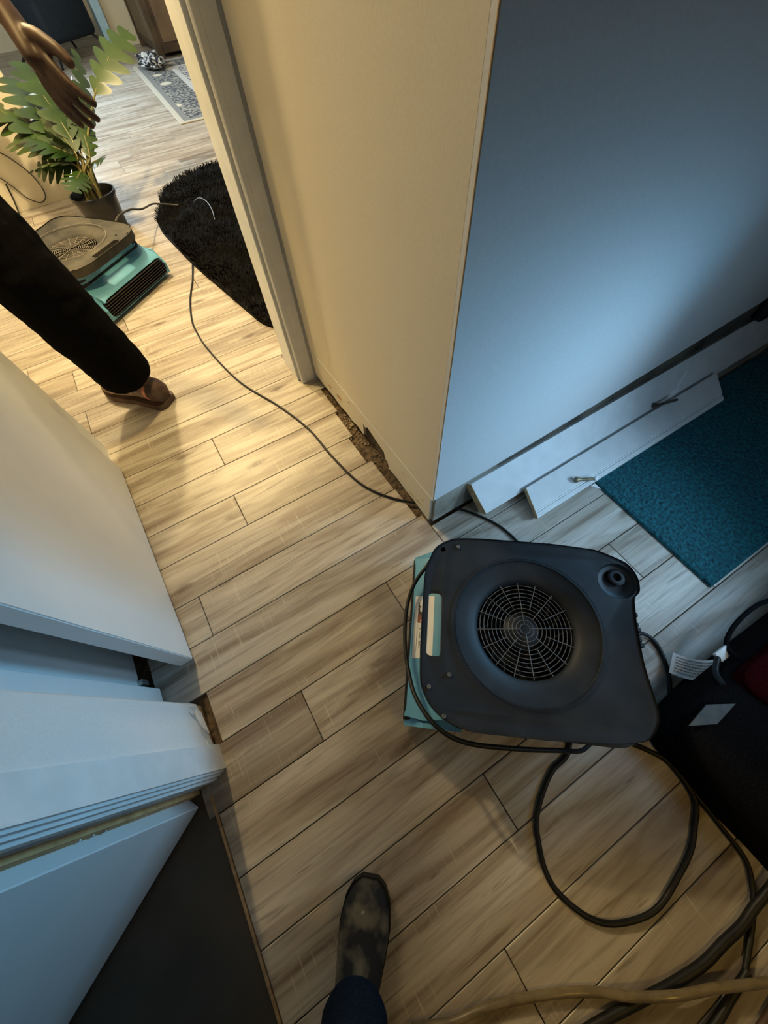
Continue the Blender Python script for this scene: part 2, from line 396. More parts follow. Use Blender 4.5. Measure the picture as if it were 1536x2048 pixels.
# doorway at the end of the middle wall
d1 = empty('door_1', (.36, 1.35, 0), kind='structure')
bm = NB()
for a, b_ in (((.350, 1.328), (.392, 1.385)), ((.338, 1.345), (.352, 1.385)), ((.332, 1.334), (.342, 1.352))): box(bm, (a[0], a[1], 0), (b_[0], b_[1], H), bev=.002)
box(bm, (.333, 1.328, 0), (.352, 1.337, H), bev=.002)
obj('casing', bm, 'paint_trim', d1)
bm = NB(); box(bm, (.322, 1.36, 0), (.336, 1.50, H), bev=.002); obj('jamb', bm, 'paint_trim', d1)
bm = NB(); box(bm, (-.52, 1.328, 2.03), (.40, 1.46, H)); obj('header', bm, 'paint_trim', d1)
bm = NB(); box(bm, (-.545, 1.328, 0), (-.508, 1.46, 2.03)); obj('jamb', bm, 'paint_trim', d1)
bm = NB(); box(bm, (.392, 1.332, 0), (.42, 1.5, H)); setp(obj('wall_hall', bm, 'wall_paint'), kind='structure')
bm = NB(); box(bm, (-2.6, 1.35, 0), (-.545, 1.45, H)); setp(obj('wall_left', bm, 'wall_beige'), kind='structure')
# closed side wall of the passage with its stepped jamb (left)
dd = empty('door_2', (-.55, .40, 0), kind='structure')
bm = NB(); box(bm, (-.66, .43, .02), (-.594, 1.33, H), bev=.001); obj('jamb', bm, 'paint_white', dd)
bm = NB(); box(bm, (-.66, .335, .012), (-.55, .43, H), bev=.002); obj('door_stop', bm, 'paint_white', dd)
bm = NB(); box(bm, (-.60, .46, .0), (-.58, .475, .03)); obj('bracket', bm, 'metal_steel', dd)
# wall stub between the two left doorways
ws = empty('wall_stub', (-.5, .26, 0), kind='structure')
bm = NB()
pts = rounded([(-.4565, .15), (-.470, .338), (-.70, .345), (-.70, .15)], .012, 4)
prism(bm, pts, .018, H); obj('plaster', bm, 'wall_paint', ws, 50)
bm = NB(); prism(bm, [(-.47, .205), (-.472, .33), (-.60, .33), (-.60, .205)], -.011, .02); obj('sill_plate', bm, 'raw_wood', ws)
def chip(name, pts, mat, out):
    b = NB(); poly_prism(b, [(-.4565 - (y_ - .15) * .072 - (.006 if y_ > .325 else 0) + out, y_, z_) for y_, z_ in pts], (-.004, 0, 0)); obj(name, b, mat, ws)
chip('torn_paper', [(.205, .02), (.335, .02), (.338, .055), (.33, .085), (.30, .075), (.285, .06), (.25, .058), (.23, .045), (.205, .05)], 'torn_grey', .0022)
chip('torn_paper', [(.245, .0185), (.31, .0185), (.315, .04), (.29, .052), (.262, .04)], 'torn_white', .0034)
chip('torn_paper', [(.318, .045), (.334, .05), (.334, .072), (.322, .066)], 'torn_white', .0034)
# casing with profile, door 3 (ajar) and raw timber
d3 = empty('door_3', (-.5, .14, 0), kind='structure')
bm = NB()
prism(bm, [(-.4555, .156), (-.4535, .212), (-.468, .212), (-.468, .156)], 0, H)
obj('casing', bm, 'paint_trim', d3)
bm = NB()
prof = [(-.455, .1575), (-.455, .151), (-.462, .1515), (-.463, .147), (-.472, .1475), (-.473, .1425), (-.482, .143), (-.484, .138), (-.500, .139), (-.522, .1455), (-.522, .160)]
prism(bm, prof, 0, H); obj('casing_moulding', bm, 'paint_trim', d3)
bm = NB(); box(bm, (-.531, .143, 0), (-.5225, .17, H)); obj('reveal', bm, 'torn_grey', d3)
bm = NB()
pts = [(-.5315, .137, 0)]
zz = 0; rr = random.Random(3)
poly = []
z_ = 0
while z_ < H:
    poly.append((-.5315 - .026 - rr.uniform(0, .004), z_)); z_ += rr.uniform(.06, .18)
poly.append((-.558, H)); poly.append((-.5315, H)); poly.append((-.5315, 0))
poly_prism(bm, [(x_, .1335, z_) for x_, z_ in poly], (0, .02, 0)); obj('raw_stud', bm, 'raw_wood', d3)
bm = NB(); box(bm, (-.5545, .1340, .31), (-.535, .1388, .40), bev=.001)
for k in range(3): lathe(bm, [(.003, 0), (.003, .003)], (0, 0, 0), 8, Matrix.Translation((-.545, .1345, .325 + k * .03)) @ Matrix.Rotation(PI / 2, 4, 'X'))
obj('strike_plate', bm, 'metal_steel', d3)
bm = NB()
for zz in (.66, .70, .735):
    s = rr.uniform(.008, .014); box(bm, (-.555, .134, zz), (-.545 + s, .139, zz + rr.uniform(.012, .03)), bev=.0015)
obj('splinters', bm, 'shoe_brown', d3)
dv = Vector((-.86, -.51, 0)).normalized(); nv = Vector((-dv.y, dv.x, 0)) * -1
Bc = Vector((-.539, .108, 0))
rot = Matrix.Translation(Bc) @ Matrix(((dv.x, nv.x, 0, 0), (dv.y, nv.y, 0, 0), (0, 0, 1, 0), (0, 0, 0, 1)))
bm = NB(); box(bm, (0, 0, .008), (.76, .035, 2.03), rot, bev=.002); obj('door_leaf', bm, 'paint_white', d3)
# open white door across the passage (door leaf)
dl = empty('door_4', (-.45, .46, 0), kind='structure')
bm = NB(); lo, hi = prism(bm, [(-.444, .457), (-.475, 1.304), (-.512, 1.302), (-.484, .456)], .010, 2.02)
bmesh.ops.bevel(bm, geom=list(bm.edges), offset=.0025, segments=2, affect='EDGES'); obj('door_leaf', bm, 'paint_white', dl, 30)
# wall closing the side room, far walls, back walls and ceiling (mostly outside the frame)
def wallbox(name, a, b_, mat='wall_paint'):
    b = NB(); box(b, a, b_); return setp(obj(name, b, mat), kind='structure')
wallbox('wall_far', (-2.6, 4.1, 0), (-.20, 4.2, H), 'wall_beige')
wallbox('wall_end', (-2.6, 9.75, 0), (3.3, 9.85, H), 'wall_beige')
wallbox('wall_cupboard', (1.02, 8.62, 0), (3.3, 8.74, H), 'wall_beige')
wallbox('trim_2', (.93, 8.50, 0), (1.03, 8.76, H), 'blue_lit_trim')
wallbox('wall_side', (3.3, -2.6, 0), (3.4, 9.85, H))
wallbox('wall_outer', (-2.7, -2.6, 0), (-2.6, 9.85, H))
wallbox('wall_back', (-2.6, -2.7, 0), (3.3, -2.6, H))
wallbox('wall_closet', (-1.4, .36, 0), (-.70, .46, H))
wallbox('ceiling', (-2.7, -2.7, H), (3.4, 9.9, H + .1), 'ceiling_paint')

# ------------------------------------------------------------ air movers
def air_mover(loc, rz, label, lidmat, wiremat, with_label):
    root = empty('air_mover', (0, 0, 0), 0, label, 'air mover', 'low profile air movers on the floor', local=True)
    zl = .225
    # plan outline (u out of the nose, v along the nose)
    body = rounded([(-.09, -.205), (-.09, .205), (-.50, .205), (-.515, -.19)], .05, 5)
    bm = NB(); prism(bm, body, .022, .20); ob = obj('scroll_housing', bm, 'turquoise_plastic', root)
    cut = NB(); lathe(cut, [(.128, .09), (.128, .25)], (-.285, -.012, 0), 40); boolean(ob, cut); smooth_angle(ob, 40)
    bm = NB(); lathe(bm, [(.1272, .092), (.1272, .198), (.1255, .198), (.1255, .092)], (-.285, -.012, 0), 40, None, False); obj('inlet_liner', bm, 'fan_dark', root, 40)
    # nose with outlet
    bm = NB()
    prof = [(-.14, .018), (-.004, .018), (-.004, .095), (-.012, .104), (-.05, .118), (-.095, .140), (-.14, .150)]
    poly_prism(bm, [(u, -.228, z) for u, z in prof], (0, .456, 0))
    es = [e for e in bm.edges if abs(abs(e.verts[0].co.y) - .228) < 1e-4 and abs(abs(e.verts[1].co.y) - .228) < 1e-4 and e.verts[0].co.y * e.verts[1].co.y > 0 and min(e.verts[0].co.z, e.verts[1].co.z) > .09]
    bmesh.ops.bevel(bm, geom=es, offset=.02, segments=4, affect='EDGES')
    on = obj('outlet_nose', bm, 'turquoise_plastic', root)
    cut = NB(); op = rounded([(-.216, .021), (-.216, .099), (.216, .099), (.216, .021)], .036, 5)
    poly_prism(cut, [(-.09, a, b_) for a, b_ in op], (.12, 0, 0)); boolean(on, cut); smooth_angle(on, 35)
    bm = NB(); box(bm, (-.088, -.2155, .0215), (-.080, .2155, .0985)); obj('outlet_throat', bm, 'fan_dark', root)
    for k in range(7):
        zz = .027 + k * .0103; hw = (.205, .213, .215, .215, .215, .213, .203)[k]
        bm = NB(); box(bm, (-.020, -hw, zz), (-.0012, hw, zz + .0036), bev=.0008); obj('slat', bm, 'slat_black', root)
    # bumper rail
    rail = rounded([(-.090, -.222), (-.090, .222), (-.53, .222), (-.545, -.205)], .06, 6)
    for z0, z1, gr in ((.140, .151, 0), (.160, .168, -.004)):
        bm = NB(); cx, cy = -.29, 0
        P = [(cx + (p[0] - cx) * (1 + gr), cy + (p[1] - cy) * (1 + gr)) for p in rail]
        Q = [(cx + (p[0] - cx) * .91, cy + (p[1] - cy) * .91) for p in P]
        n = len(P); a = [[bm.verts.new((p[0], p[1], z)) for p in S] for S, z in ((P, z0), (P, z1), (Q, z1), (Q, z0))]
        for j in range(4):
            for i in range(n): bm.faces.new((a[j][i], a[j][(i + 1) % n], a[(j + 1) % 4][(i + 1) % n], a[(j + 1) % 4][i]))
        obj('bumper_rail', bm, 'black_rubber', root, 40)
    # lid
    out = [(-.100, -.232), (-.170, -.237), (-.364, -.237), (-.480, -.229), (-.555, -.196), (-.571, -.155), (-.566, -.120), (-.549, -.106), (-.541, -.041), (-.538, .05), (-.543, .101), (-.55, .159), (-.52, .204), (-.467, .216), (-.314, .226), (-.148, .228), (-.094, .214), (-.055, .186), (-.031, .143), (-.027, .067), (-.027, -.055), (-.028, -.136), (-.052, -.203)]
    out = [(-.29 + (p[0] + .29) * .985, p[1] * .985) for p in out]
    out = rounded(out, .02, 3)
    bm = NB(); lo, hi = prism(bm, out, .192, zl)
    top = [f_ for f_ in bm.faces if len(f_.verts) > 8 and f_.calc_center_median().z > .21]
    r1 = bmesh.ops.inset_region(bm, faces=top, thickness=.004, depth=0)
    for v in hi: v.co.z -= .004
    r2 = bmesh.ops.inset_region(bm, faces=top, thickness=.012, depth=0)
    r3 = bmesh.ops.inset_region(bm, faces=top, thickness=.004, depth=0)
    for f_ in top:
        for v in f_.verts: v.co.z -= .0015
    lid = obj('lid', bm, lidmat, root)
    # bell mouth
    cut = NB(); lathe(cut, [(.112, .15), (.114, .190), (.118, .198), (.128, .206), (.150, .213), (.170, .2175), (.175, .2245), (.175, .26)], (-.285, -.008, 0), 64); boolean(lid, cut)
    cut = NB(); prism(cut, rounded([(-.045, -.080), (-.080, -.080), (-.080, .078), (-.045, .078)], .012, 4), .15, .3); boolean(lid, cut)
    cut = NB(); lathe(cut, [(.020, .203), (.030, .205), (.042, .212), (.050, .2255), (.050, .26)], (-.514, -.146, 0), 32); boolean(lid, cut)
    for sgn in (-1, 1):
        cut = NB(); box(cut, (-.46, sgn * .190 - .004, .2195), (-.12, sgn * .190 + .004, .25), bev=.0015); boolean(lid, cut)
    cut = NB(); lathe(cut, [(.0065, .21), (.0065, .26)], (-.078, -.195, 0), 16); boolean(lid, cut)
    smooth_angle(lid, 28)
    bm = NB(); lathe(bm, [(.021, .2), (.021, .211), (.017, .214), (.011, .2145), (.009, .211), (.009, .205)], (-.520, -.158, 0), 24); obj('cord_post', bm, lidmat, root, 30)
    # step ring around the inlet
    bm = NB(); ring(bm, (-.285, -.008, .2235), .176, .0012, 64, 6); obj('inlet_ring', bm, wiremat if with_label is False else 'black_plastic', root, 60)
    bm = NB()
    c0 = (-.285, -.010)
    for k in range(11): ring(bm, (c0[0], c0[1], .196), .0115 + k * .0098, .0009, 48, 5)
    for k in range(16):
        a = 2 * PI * k / 16 + .1; r0 = .0115 if k % 4 == 0 else (.03 if k % 2 == 0 else .05)
        tube(bm, [(c0[0] + r0 * math.cos(a), c0[1] + r0 * math.sin(a), .1975), (c0[0] + .116 * math.cos(a), c0[1] + .116 * math.sin(a), .1975)], .001, 5, 1)
    obj('intake_grille', bm, wiremat, root, 60)
    bm = NB(); lathe(bm, [(.126, .091), (.126, .095)], (-.285, -.012, 0), 40); obj('impeller_plate', bm, 'fan_dark', root)
    for k in range(18):
        a = 2 * PI * k / 18
        bm = NB(); t_ = Matrix.Translation((-.285 + .095 * math.cos(a), -.012 + .095 * math.sin(a), 0)) @ Matrix.Rotation(a + .6, 4, 'Z')
        box(bm, (-.018, -.0012, .095), (.018, .0012, .165), t_); obj('impeller_blade', bm, 'fan_dark', root)
    bm = NB(); lathe(bm, [(.045, .095), (.045, .16), (.03, .172), (.008, .175)], (-.285, -.012, 0), 28); obj('motor', bm, 'fan_dark', root, 40)
    for u, v in ((-.118, -.205), (-.055, .145), (-.09, .20), (-.10, .115)):
        bm = NB(); lathe(bm, [(.0048, .221), (.0048, .2242), (.003, .2248), (.002, .2240)], (u, v, 0), 14); obj('screw', bm, 'grille_wire', root)
    # feet
    for u, v in ((-.05, -.19), (-.05, .19), (-.47, -.17), (-.47, .17)):
        bm = NB(); lathe(bm, [(.016, 0), (.018, .004), (.018, .024)], (u, v, 0), 14); obj('foot', bm, 'black_rubber', root, 40)
    # torn rubber edge under the rear of the lid
    bm = NB()
    for k in range(9):
        v0 = -.10 + k * .012; box(bm, (-.556 - .006 * (k % 3) * .5, v0, .176), (-.53, v0 + .011, .196), bev=.002)
    obj('rear_seal', bm, 'black_rubber', root)
    if with_label:
        def onose(u):   # height of the sloping nose surface
            for (u0, z0), (u1, z1) in zip(((-.012, .104), (-.05, .118), (-.095, .140)), ((-.05, .118), (-.095, .140), (-.14, .150))):
                if u1 <= u <= u0: return z0 + (z1 - z0) * (u0 - u) / (u0 - u1)
            return .106
        def patch(name, pts, mat, lift, parent):
            b = NB(); vs = [b.verts.new((u, v, onose(u) + lift)) for u, v in pts]; b.faces.new(vs)
            e = bmesh.ops.extrude_face_region(b, geom=list(b.faces)); 
            for q in e['geom']:
                if isinstance(q, bmesh.types.BMVert): q.co.z -= .0004
            return obj(name, b, mat, parent)
        lab = patch('sticker', [(-.0135, -.094), (-.0495, -.094), (-.0495, .072), (-.0135, .072)], 'label_white', .0008, root)
        lab2 = patch('sticker', [(-.0505, -.094), (-.0655, -.094), (-.0655, .072), (-.0505, .072)], 'label_white', .0008, root)
        sky = [(-.023, -.076), (-.026, -.074), (-.0255, -.070), (-.028, -.066), (-.032, -.064), (-.027, -.061), (-.028, -.056), (-.0285, -.050), (-.037, -.048), (-.037, -.045), (-.033, -.0445), (-.033, -.035), (-.039, -.031), (-.036, -.022), (-.023, -.022)]
        patch('logo_skyline', sky, 'label_dark', .0016, lab)
        patch('logo_block', [(-.0225, -.044), (-.032, -.042), (-.034, -.03), (-.036, -.022), (-.0225, -.020)], 'label_brown', .0022, lab)
        patch('logo_block', [(-.028, -.028), (-.035, -.030), (-.036, -.018), (-.030, -.019)], 'shoe_orange', .0026, lab)
        b = NB(); v = -.012
        patch('print_line', [(-.0222, -.018), (-.0232, -.018), (-.0228, .058), (-.0218, .058)], 'label_grey', .0016, lab)
        rr = random.Random(5); v = -.006
        while v < .047:
            wd = rr.choice((.0018, .0022, .003)); 
            if rr.random() > .18:
                for (ua, ub) in (((-.028, -.0292), (-.0312, -.0322)) if rr.random() > .5 else ((-.028, -.0322),)):
                    vs = [b.verts.new((u, q, onose(u) + .0017)) for u, q in ((ua, v), (ub, v), (ub, v + wd), (ua, v + wd))]; b.faces.new(vs)
            v += wd + .0012
        obj('print_characters', b, 'label_grey', lab)
    root.location = loc; root.rotation_euler = (0, 0, rz)
    return root
am1 = air_mover((.1275, .1725, 0), math.atan2(.6111, -.7915), 'black topped turquoise air mover lying beside the teal mat and wall corner', 'black_plastic', 'grille_wire', True)
am2 = air_mover((-.100, 2.440, 0), -.9116, 'dusty grey brown topped turquoise air mover in the hallway in front of the potted plant', 'dusty_plastic', 'grille_dusty', False)
am2.scale = (1.08, 1.06, 1.10)

# ------------------------------------------------------------ cords and hoses
def cord(name, pts, r, mat, label, cat='cord', radii=None, parent=None):
    bm = NB(); tube(bm, [(p[0], p[1], (p[2] if len(p) > 2 else r + .0005)) for p in pts], r, 8, 8, radii)
    o = obj(name, bm, mat, parent, 60)
    if parent is None: o['label'] = label; o['category'] = cat
    return o
for a_, l_, z_ in ((am1, (.1275, .1725, 0), math.atan2(.6111, -.7915)), (am2, (-.100, 2.440, 0), -.9116)): WM[a_] = Matrix.Translation(l_) @ Matrix.Rotation(z_, 4, 'Z') @ Matrix.Diagonal((*a_.scale, 1))
cord('extension_cord', [(.222, 2.61, .01), (.17, 2.45), (.103, 2.276), (.056, 2.10), (.044, 1.98), (.05, 1.80), (.097, 1.505), (.187, 1.257), (.236, 1.07), (.25, .90), (.277, .735), (.326, .632), (.402, .544), (.496, .463), (.555, .385), (.594, .298), (.598, .20), (.55, .12), (.45, .05)], .0042, 'black_rubber', 'long black cord running from the fur rug through the doorway to the near air mover')
# cord wound over the nose of the near air mover
def loc1(u, v, z):
    p = Matrix.Rotation(math.atan2(.6111, -.7915), 4, 'Z') @ Vector((u, v, z)); return (p.x + .1275, p.y + .1725, z)
cord('power_cord', [loc1(-.30, -.20, .012), loc1(-.15, -.232, .06), loc1(-.075, -.215, .15), loc1(-.035, -.165, .150), loc1(-.005, -.115, .135), loc1(.008, -.06, .13), loc1(.010, 0, .13), loc1(.004, .06, .135), loc1(-.010, .12, .15), loc1(-.030, .17, .175), loc1(-.075, .22, .195), loc1(-.14, .245, .19), loc1(-.25, .246, .17), loc1(-.36, .24, .13), loc1(-.44, .235, .06), loc1(-.50, .20, .01)], .0052, 'black_rubber', None, parent=am1)
cord('extension_cord', [(.40, -.18), (.324, -.275), (.255, -.288), (.206, -.307), (.155, -.338), (.13, -.371), (.108, -.415), (.106, -.46), (.134, -.522), (.182, -.560), (.264, -.585), (.357, -.573), (.415, -.558), (.456, -.536), (.495, -.51), (.508, -.47), (.507, -.42), (.485, -.38), (.45, -.33), (.42, -.27)], .0062, 'black_rubber', 'thick black cord making a single round loop on the planks below the near air mover')
cord('power_cord', [(.55, -.12, .03), (.66, -.165, .025), (.702, -.183, .015), (.714, -.225), (.682, -.285), (.640, -.325), (.585, -.37), (.54, -.42), (.512, -.47), (.506, -.56), (.500, -.63), (.470, -.668), (.440, -.69), (.39, -.715), (.345, -.735)], .0055, 'black_rubber', None, parent=am1)
cord('extension_cord', [(.62, -.67, .01), (.509, -.678, .02), (.443, -.685, .012), (.395, -.69), (.342, -.687), (.28, -.685), (.214, -.674), (.16, -.662), (.10, -.648), (.028, -.632), (-.05, -.62)], .0095, 'black_rubber', 'thickest black cable crossing the bottom right corner of the floor')
cord('drain_hose', [(-.28, -.455), (-.213, -.487), (-.16, -.502), (-.107, -.519), (-.014, -.560), (.06, -.60), (.118, -.636, .02), (.19, -.672, .031), (.257, -.705, .024), (.32, -.735, .025), (.382, -.768, .02), (.47, -.82)], .0085, 'hose_clear', 'translucent tan hose across the planks at the bottom edge', 'hose')
cord('extension_cord', [(.345, -.735, .012), (.29, -.742), (.24, -.748), (.18, -.75), (.10, -.76)], .008, 'black_rubber', 'short black cable end under the tan hose at the bottom right')
cord('extension_cord', [(.44, -.80, .012), (.38, -.79, .012), (.30, -.795), (.22, -.80), (.12, -.82)], .007, 'shoe_brown', 'brown cable at the very bottom right beside the black cable end')
# cords of the far air mover
cord('power_cord', [(-.08, 2.74, .20), (-.02, 2.83, .232), (.06, 2.98, .20), (.13, 3.16, .13), (.21, 3.31, .09), (.27, 3.36, .06), (.36, 3.30, .05)], .005, 'dusty_plastic', None, parent=am2)
cord('extension_cord', [(.47, 3.33, .035), (.51, 3.30, .054), (.53, 3.20, .058), (.52, 3.06, .057), (.50, 2.98, .035)], .0034, 'cord_grey', 'short pale cord lying over the black fur rug')
cord('wall_cable', [(-.70, 4.085, .34), (-.56, 4.085, .335), (-.466, 4.085, .29), (-.39, 4.085, .17), (-.385, 4.085, .06), (-.44, 4.085, .022), (-.50, 4.085, .06), (-.54, 4.085, .14), (-.60, 4.085, .24)], .004, 'stop_bronze', 'thin cable hanging in a loop against the beige wall behind the plant')
cord('extension_cord', [(-.56, 4.07, .16), (-.58, 4.05, .08), (-.60, 3.95, .01), (-.58, 3.6, .006), (-.5, 3.3, .006)], .005, 'black_rubber', 'black cable running down the beige wall behind the dusty air mover')

# ------------------------------------------------------------ loose baseboards
def board(label, x0, x1, front, back, th, profile, cutl, cutr):
    """front/back = (y,z) of the two long edges of the face; profile along the width"""
    root = empty('baseboard', ((x0 + x1) / 2, front[0], 0), 0, label, 'baseboard', 'removed white baseboards along the right wall')
    f_ = Vector((0, front[0], front[1])); b_ = Vector((0, back[0], back[1])); wv = b_ - f_; W = wv.length; wv.normalize()
    nrm = Vector((0, -wv.z, wv.y)); 
    if nrm.z < 0: nrm = -nrm
    face = [f_ + wv * (s * W) + nrm * h for s, h in profile]
    back_ = [f_ + wv * W - nrm * th, f_ - nrm * th]
    bm = NB(); sec = [p for p in face] + back_
    lo = [bm.verts.new((x0 + cutl * (p.y - front[0]) / (back[0] - front[0] + 1e-9), p.y, p.z)) for p in sec]
    hi = [bm.verts.new((x1 + cutr * (p.y - front[0]) / (back[0] - front[0] + 1e-9), p.y, p.z)) for p in sec]
    n = len(sec)
    for i in range(n): bm.faces.new((lo[i], lo[(i + 1) % n], hi[(i + 1) % n], hi[i]))
    obj('moulding', bm, 'paint_trim', root)
    for nm, L in (('cut_end', lo), ('cut_end', hi)):
        bm = NB(); vs = [bm.verts.new((x0 + cutl * (p.y - front[0]) / (back[0] - front[0] + 1e-9) if L is lo else x1 + cutr * (p.y - front[0]) / (back[0] - front[0] + 1e-9), p.y, p.z)) for p in sec]
        bm.faces.new(vs); e = bmesh.ops.extrude_face_region(bm, geom=list(bm.faces))
        for q in e['geom']:
            if isinstance(q, bmesh.types.BMVert): q.co.x += -.0015 if L is lo else .0015
        o = obj(nm, bm, 'bare_mdf' if L is lo else 'paint_trim', root)
    return root, f_, wv, nrm, W
pf = [(0, -.004), (.02, 0), (.14, 0), (.155, -.003), (.18, -.003), (.19, -.0005), (.21, -.0005), (.225, -.0025), (.25, 0), (1, 0)]
bA, fA, wA, nA, WA = board('long white baseboard leaning flat against the blue grey wall', .575, 2.22, (.365, .022), (.436, .146), .021, [(0, -.002), (.02, 0), (1, 0)], -.035, 0)
bB, fB, wB, nB, WB = board('shorter white baseboard with grooved edge lying in front of the long one', .706, 1.668, (.2575, .028), (.362, .050), .020, pf, .034, .078)
def stopper(parent, f_, wv, nrm, x, s, dirv, mat, tip, L):
    p = Vector((x, 0, 0)) + f_ + wv * s + nrm * .001; d = Vector(dirv).normalized()
    q = d.to_track_quat('Z', 'Y').to_matrix().to_4x4(); T = Matrix.Translation(p + nrm * .009) @ q
    bm = NB(); lathe(bm, [(.0105, 0), (.0115, .004), (.009, .010), (.0062, .018), (.0056, .022)] + [(.0056 - .0007 * (k % 2), .022 + k * .0018) for k in range(int((L - .022) / .0018))] + [(.005, L)], (0, 0, 0), 14, T)
    o = obj('door_stop', bm, mat, parent, 50)
    if tip:
        bm = NB(); lathe(bm, [(.0065, 0), (.0085, .002), (.0085, .009), (.005, .012)], (0, 0, 0), 14, T @ Matrix.Translation((0, 0, L)))
        obj('stop_tip', bm, 'torn_white', o, 50)
stopper(bB, fB, wB, nB, .905, .042, (.85, -.52, .03), 'stop_brass', True, .062)
stopper(bA, fA, wA, nA, 1.385, .036, (.88, -.36, .20), 'stop_bronze', False, .085)
bm = NB()
sm = [(1.49, .03), (1.50, .045), (1.52, .05), (1.535, .075), (1.56, .09), (1.575, .10), (1.585, .085), (1.56, .065), (1.545, .045), (1.54, .03), (1.515, .02), (1.51, .005), (1.50, .005), (1.50, .018)]
poly_prism(bm, [tuple(Vector((x, 0, 0)) + fA + wA * s + nA * .0006) for x, s in sm], tuple(nA * .0006)); obj('paint_smear', bm, 'torn_white', bA)
bm = NB(); prism(bm, [(.992, .222), (1.005, .258), (.965, .260)], .0006, .004); setp(obj('wood_chip', bm, 'torn_white'), 'small pale splinter at the left corner of the teal mat', 'splinter')
bm = NB(); box(bm, (1.93, .405, .165), (2.10, .446, .25), bev=.012, seg=3); setp(obj('power_adapter', bm, 'power_black', None, 40), 'black box shaped adapter on the wall at the right edge above the long baseboard', 'adapter')

# ------------------------------------------------------------ teal mat
mat = empty('bath_mat', (1.4, 0, 0), 0, 'dark teal bath mat on the planks to the right of the near air mover', 'mat')
x0, x1, y0, y1 = .985, 2.35, -.197, .345
bm = NB(); prism(bm, rounded([(x0, y0), (x1, y0), (x1, y1), (x0 + .015, y1)], .012, 3), .0005, .006); obj('backing', bm, 'teal_pile', mat)
bm = NB(); nx, ny = 300, 120; g = []
for j in range(ny + 1):
    row = []
    for i in range(nx + 1):
        x = x0 + (x1 - x0) * i / nx; y = y0 + (y1 - y0) * j / ny
        e = min(x - x0, x1 - x, y - y0, y1 - y); h = .011 * min(1, max(0, e / .006)) ** .5
        h += .0030 * noise.noise(Vector((x * 90, y * 90, 0))) * (e > .004) + .0016 * noise.noise(Vector((x * 220, y * 220, 3))) * (e > .003)
        row.append(bm.verts.new((x, y, max(.004, h + .001))))
    g.append(row)
for j in range(ny):
    for i in range(nx): bm.faces.new((g[j][i], g[j][i + 1], g[j + 1][i + 1], g[j + 1][i]))
setp(obj('pile', bm, 'teal_pile', mat), kind='stuff')

# ------------------------------------------------------------ black fur rug and persian runner
rug = empty('fur_rug', (.6, 2.9, 0), 0, 'black shaggy fur rug lying half behind the door casing', 'rug')
rp = rounded([(.36, 1.74), (.22, 2.62), (.165, 3.2), (.36, 3.74), (.78, 3.93), (1.3, 3.78), (1.45, 2.0), (1.1, 1.66)], .14, 5)
bm = NB(); lo, hi = prism(bm, rp, .001, .024); bmesh.ops.bevel(bm, geom=[e for e in bm.edges if e.verts[0].co.z > .02 and e.verts[1].co.z > .02], offset=.008, segments=2, affect='EDGES')
obj('rug_base', bm, 'fur_black', rug, 60)
def inside(x, y, P):
    c_ = False; j = len(P) - 1
    for i in range(len(P)):
        if (P[i][1] > y) != (P[j][1] > y) and x < (P[j][0] - P[i][0]) * (y - P[i][1]) / (P[j][1] - P[i][1]) + P[i][0]: c_ = not c_
        j = i
    return c_
vs, fs = [], []; rr = random.Random(11); k = 0
while k < 26000:
    x = rr.uniform(.15, 1.3); y = rr.uniform(1.66, 3.95)
    if not inside(x, y, rp): continue
    a = 3 * noise.noise(Vector((x * 3.5, y * 3.5, 0))) * 2 + rr.uniform(-.7, .7); L = rr.uniform(.02, .045); hh = .024
    dx, dy = math.cos(a) * L * .8, math.sin(a) * L * .8; px_, py_ = -math.sin(a) * .0028, math.cos(a) * .0028
    zt = rr.uniform(.012, .028); n = len(vs)
    vs += [(x - px_, y - py_, .02), (x + px_, y + py_, .02), (x + dx * .6 + px_ * .7, y + dy * .6 + py_ * .7, hh + zt), (x + dx * .6 - px_ * .7, y + dy * .6 - py_ * .7, hh + zt), (x + dx, y + dy, hh + zt * .7)]
    fs += [(n, n + 1, n + 2, n + 3), (n + 3, n + 2, n + 4)]; k += 1
me = bpy.data.meshes.new('fur_pile'); me.from_pydata([(v[0] - .6, v[1] - 2.9, v[2]) for v in vs], [], fs); me.materials.append(MATS['fur_black'])
fp = bpy.data.objects.new('fur_pile', me); COL.objects.link(fp); fp.parent = rug; fp['kind'] = 'stuff'
run = empty('runner_rug', (.864, 5.04, 0), -.045, 'grey and cream persian style runner with beige border at the end of the hall', 'rug', local=False)
bm = NB(); box(bm, (0, 0, .001), (1.1, 2.40, .009), bev=.003); bm.transform(WM[run]); obj('rug_field', bm, 'persian_wool', run)

